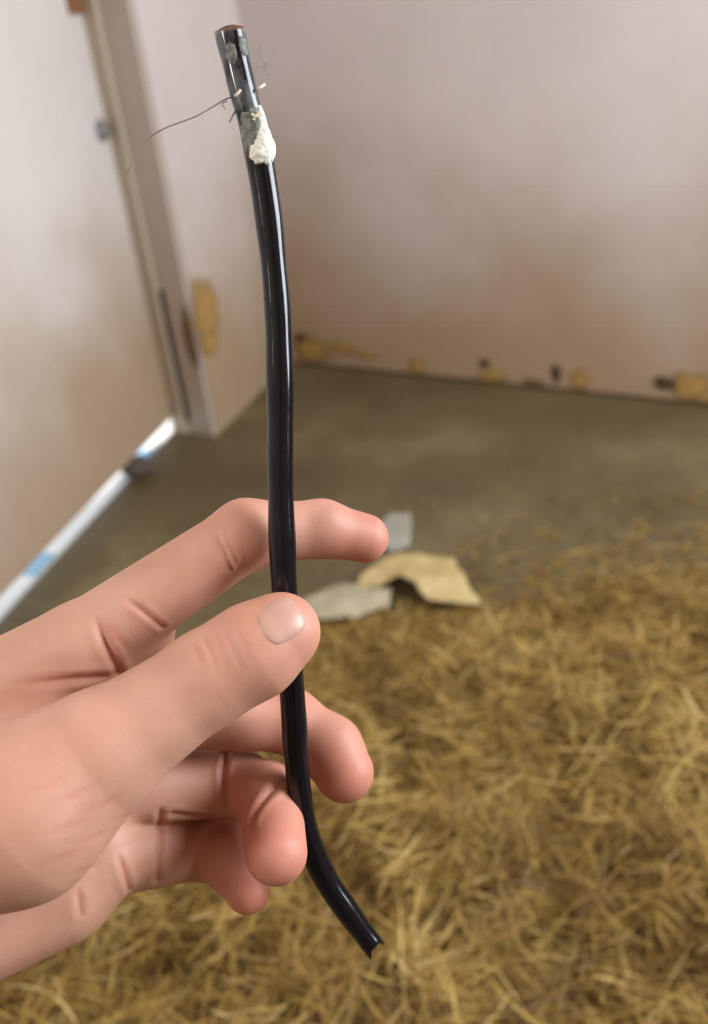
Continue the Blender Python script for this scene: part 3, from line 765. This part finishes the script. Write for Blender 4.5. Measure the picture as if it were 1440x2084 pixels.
rr[:12] *= np.linspace(1.04, 1.0, 12)
NS = 36
T = np.gradient(ctr, axis=0); T /= np.linalg.norm(T, axis=1)[:, None]
vw = ctr - CAM
tv, tf, av = [], [], []
nrm = np.cross(T[0], vw[0]); nrm /= np.linalg.norm(nrm)
frames = []
for i in range(nC):
    nrm = nrm - (nrm @ T[i]) * T[i]; nrm /= np.linalg.norm(nrm)
    frames.append((nrm.copy(), np.cross(T[i], nrm)))
def ring_pts(i, rad, end=None):
    n_, b_ = frames[i]; out = []
    ac = math.atan2(-(vw[i] @ b_), -(vw[i] @ n_))         # angle of the side that faces the holder
    for k in range(NS):
        a = 2 * math.pi * k / NS
        g = 1 - 0.035 * math.exp(-((((a - ac - 0.2) + math.pi) % (2 * math.pi) - math.pi) / 0.22) ** 2)     # shallow groove down the visible side
        p = ctr[i] + rad * g * (math.cos(a) * n_ + math.sin(a) * b_)
        if end: p = p + T[i] * end(a - ac)
        out.append(p)
    return out
notch = lambda a: 0.0055 * abs(math.sin(a + 0.15)) - 0.003
slant = lambda a: 0.0002 + 0.0018 * math.cos(a)
rings = [ring_pts(i, rr[i], slant if i == 0 else (notch if i == nC - 1 else None)) for i in range(nC)]
tv = [p for r_ in rings for p in r_]
for i in range(nC - 1):
    for k in range(NS):
        k2 = (k + 1) % NS; tf.append([i * NS + k, (i + 1) * NS + k, (i + 1) * NS + k2, i * NS + k2])
tube = empty('black_tube', wpt(577, 1200, .2200))
tag(tube, 'glossy black bent plastic tube held upright by the hand, scuffed with white residue', 'tube')
sh = link('shaft', tv, tf, M['plastic'], tube, True)
a_ = sh.data.attributes.new('along', 'FLOAT', 'POINT'); a_.data.foreach_set('value', np.repeat(along, NS).astype(np.float32))
# hollow ends: rim faces and inner walls
def hollow(i, endf, deep, inw, rim_name):
    st = 1 if i == 0 else -1
    o_ = ring_pts(i, rr[i], endf); n_ = ring_pts(i, rr[i] * 0.72, endf); d_ = ring_pts(i, rr[i] * 0.70, (lambda a: st * deep))
    vs = o_ + n_; fs = []
    for k in range(NS):
        k2 = (k + 1) % NS; q_ = [k, k2, NS + k2, NS + k]; fs.append(q_ if st > 0 else q_[::-1])
    link(rim_name, vs, fs, M['rim'] if st > 0 else M['plastic'], tube, True)
    vs = n_ + d_; fs = [[k, (k + 1) % NS, NS + (k + 1) % NS, NS + k] for k in range(NS)] + [[NS + k for k in range(NS)]]
    link(inw, vs, fs, M['inner'], tube, True)
hollow(0, slant, 0.006, 'bore', 'cut_rim')
hollow(nC - 1, notch, 0.004, 'bore', 'split_tip')

# crust wrapped round the tube: patches that follow its surface
def crust(name, y0, y1, a0, a1, thick, material, seed, ragged=0.3):
    """patch between pixel rows y0..y1 and angles a0..a1 (0 = facing camera, + = right)"""
    ys = np.array([p[1] for p in path_px]); tpar = np.interp([y0, y1], ys, np.arange(len(ys))) * 8
    nu, nv = 22, 18; vs = []; fs = []
    for i in range(nu + 1):
        for j in range(nv + 1):
            u, v_ = 2 * i / nu - 1, 2 * j / nv - 1
            uu, vv = u * math.sqrt(1 - 0.5 * v_ * v_), v_ * math.sqrt(1 - 0.5 * u * u)
            rad_ = math.hypot(uu, vv); an = math.atan2(vv, uu)
            wv = 1 + ragged * rad_ * (mnoise.noise(Vector((math.cos(an) * 2 + seed, math.sin(an) * 2, seed))) + 0.6 * mnoise.noise(Vector((math.cos(an) * 5, math.sin(an) * 5 + seed, seed))))
            uu *= wv; vv *= wv
            t = (tpar[0] + tpar[1]) / 2 + uu * (tpar[1] - tpar[0]) / 2; t = min(max(t, 0.0), nC - 1.001)
            k = int(t); f_ = t - k
            c_ = ctr[k] * (1 - f_) + ctr[k + 1] * f_; r_ = rr[k]
            ang = (a0 + a1) / 2 + vv * (a1 - a0) / 2
            side = np.cross(T[k], vw[k]); side /= np.linalg.norm(side)
            if (ROT.T @ side)[0] < 0: side = -side
            tow = np.cross(side, T[k]); tow /= np.linalg.norm(tow)
            if tow @ vw[k] > 0: tow = -tow
            h_ = thick * max(0, 1 - rad_ ** 3) * (1 + 0.6 * mnoise.noise(Vector((uu * 3 + seed, vv * 3, 1.0)))) + (0.00008 if rad_ < 0.98 else -0.0003)
            vs.append(c_ + (r_ + h_) * (math.sin(ang) * side + math.cos(ang) * tow))
    for i in range(nu):
        for j in range(nv):
            q_ = i * (nv + 1) + j; fs.append([q_, q_ + 1, q_ + nv + 2, q_ + nv + 1])
    return link(name, vs, fs, material, tube, True)
crust('residue_smear', 228, 338, -1.3, 1.5, 0.00015, M['residue_grey'], 4.0)['label'] = 'grey smear'
crust('residue_chunk', 262, 338, 0.0, 1.75, 0.0008, M['residue'], 1.0, 0.25)['label'] = 'white crumbly residue'
crust('residue_chunk', 292, 344, -0.7, 1.35, 0.0007, M['residue'], 2.0)['label'] = 'white crumbly residue'
crust('residue_chunk', 225, 290, 0.5, 1.6, 0.0004, M['residue'], 9.0)['label'] = 'pale residue'
crust('residue_smear', 85, 128, 0.4, 1.2, 0.0001, M['residue_grey'], 6.0)
crust('residue_smear', 95, 140, -0.7, 0.2, 0.0001, M['residue_grey'], 8.0)
crust('dark_dent', 308, 332, -1.05, -0.55, 0.0002, M['inner'], 5.0, 0.1)

def fibre(name, pts, r, material, per=8):
    v, f = tube_mesh(catmull([wpt(*p) for p in pts], per), r, 6)
    return link(name, v, f, material, tube, True)
fibre('fibre', [(470, 198, .2015), (455, 204, .2012), (430, 219, .200), (400, 236, .199), (372, 247, .1985), (340, 259, .198), (312, 274, .198), (290, 294, .198), (275, 322, .198), (259, 352, .198)], 0.00016, M['fibre'])
fibre('fibre', [(484, 218, .2015), (474, 234, .201), (467, 248, .2005)], 0.00022, M['fibre'])
fibre('fibre', [(462, 205, .2012), (452, 212, .201), (458, 222, .2008)], 0.00012, M['fibre'])
for i in range(6):
    x0, y0 = 508 + i * 4 + random.uniform(-3, 3), 98 + i * 12 + random.uniform(-8, 8)
    fibre('fuzz', [(x0, y0, .2025), (x0 + 9, y0 - 5 + random.uniform(-2, 2), .203), (x0 + 19, y0 + random.uniform(-6, 4), .2035), (x0 + 24 + random.uniform(-4, 6), y0 + random.uniform(6, 16), .204)], 0.00007, M['fuzz'], 5)
for pts in ([(478, 196, .1985), (484, 190, .1983), (489, 183, .1984)], [(515, 245, .2), (522, 236, .1998), (530, 228, .200)], [(524, 182, .2), (531, 177, .2), (538, 172, .2015)], [(512, 232, .1998), (522, 238, .1997), (533, 231, .2)]):
    fibre('pale_sliver', pts, 0.00035, M['fibre_pale'], 5)
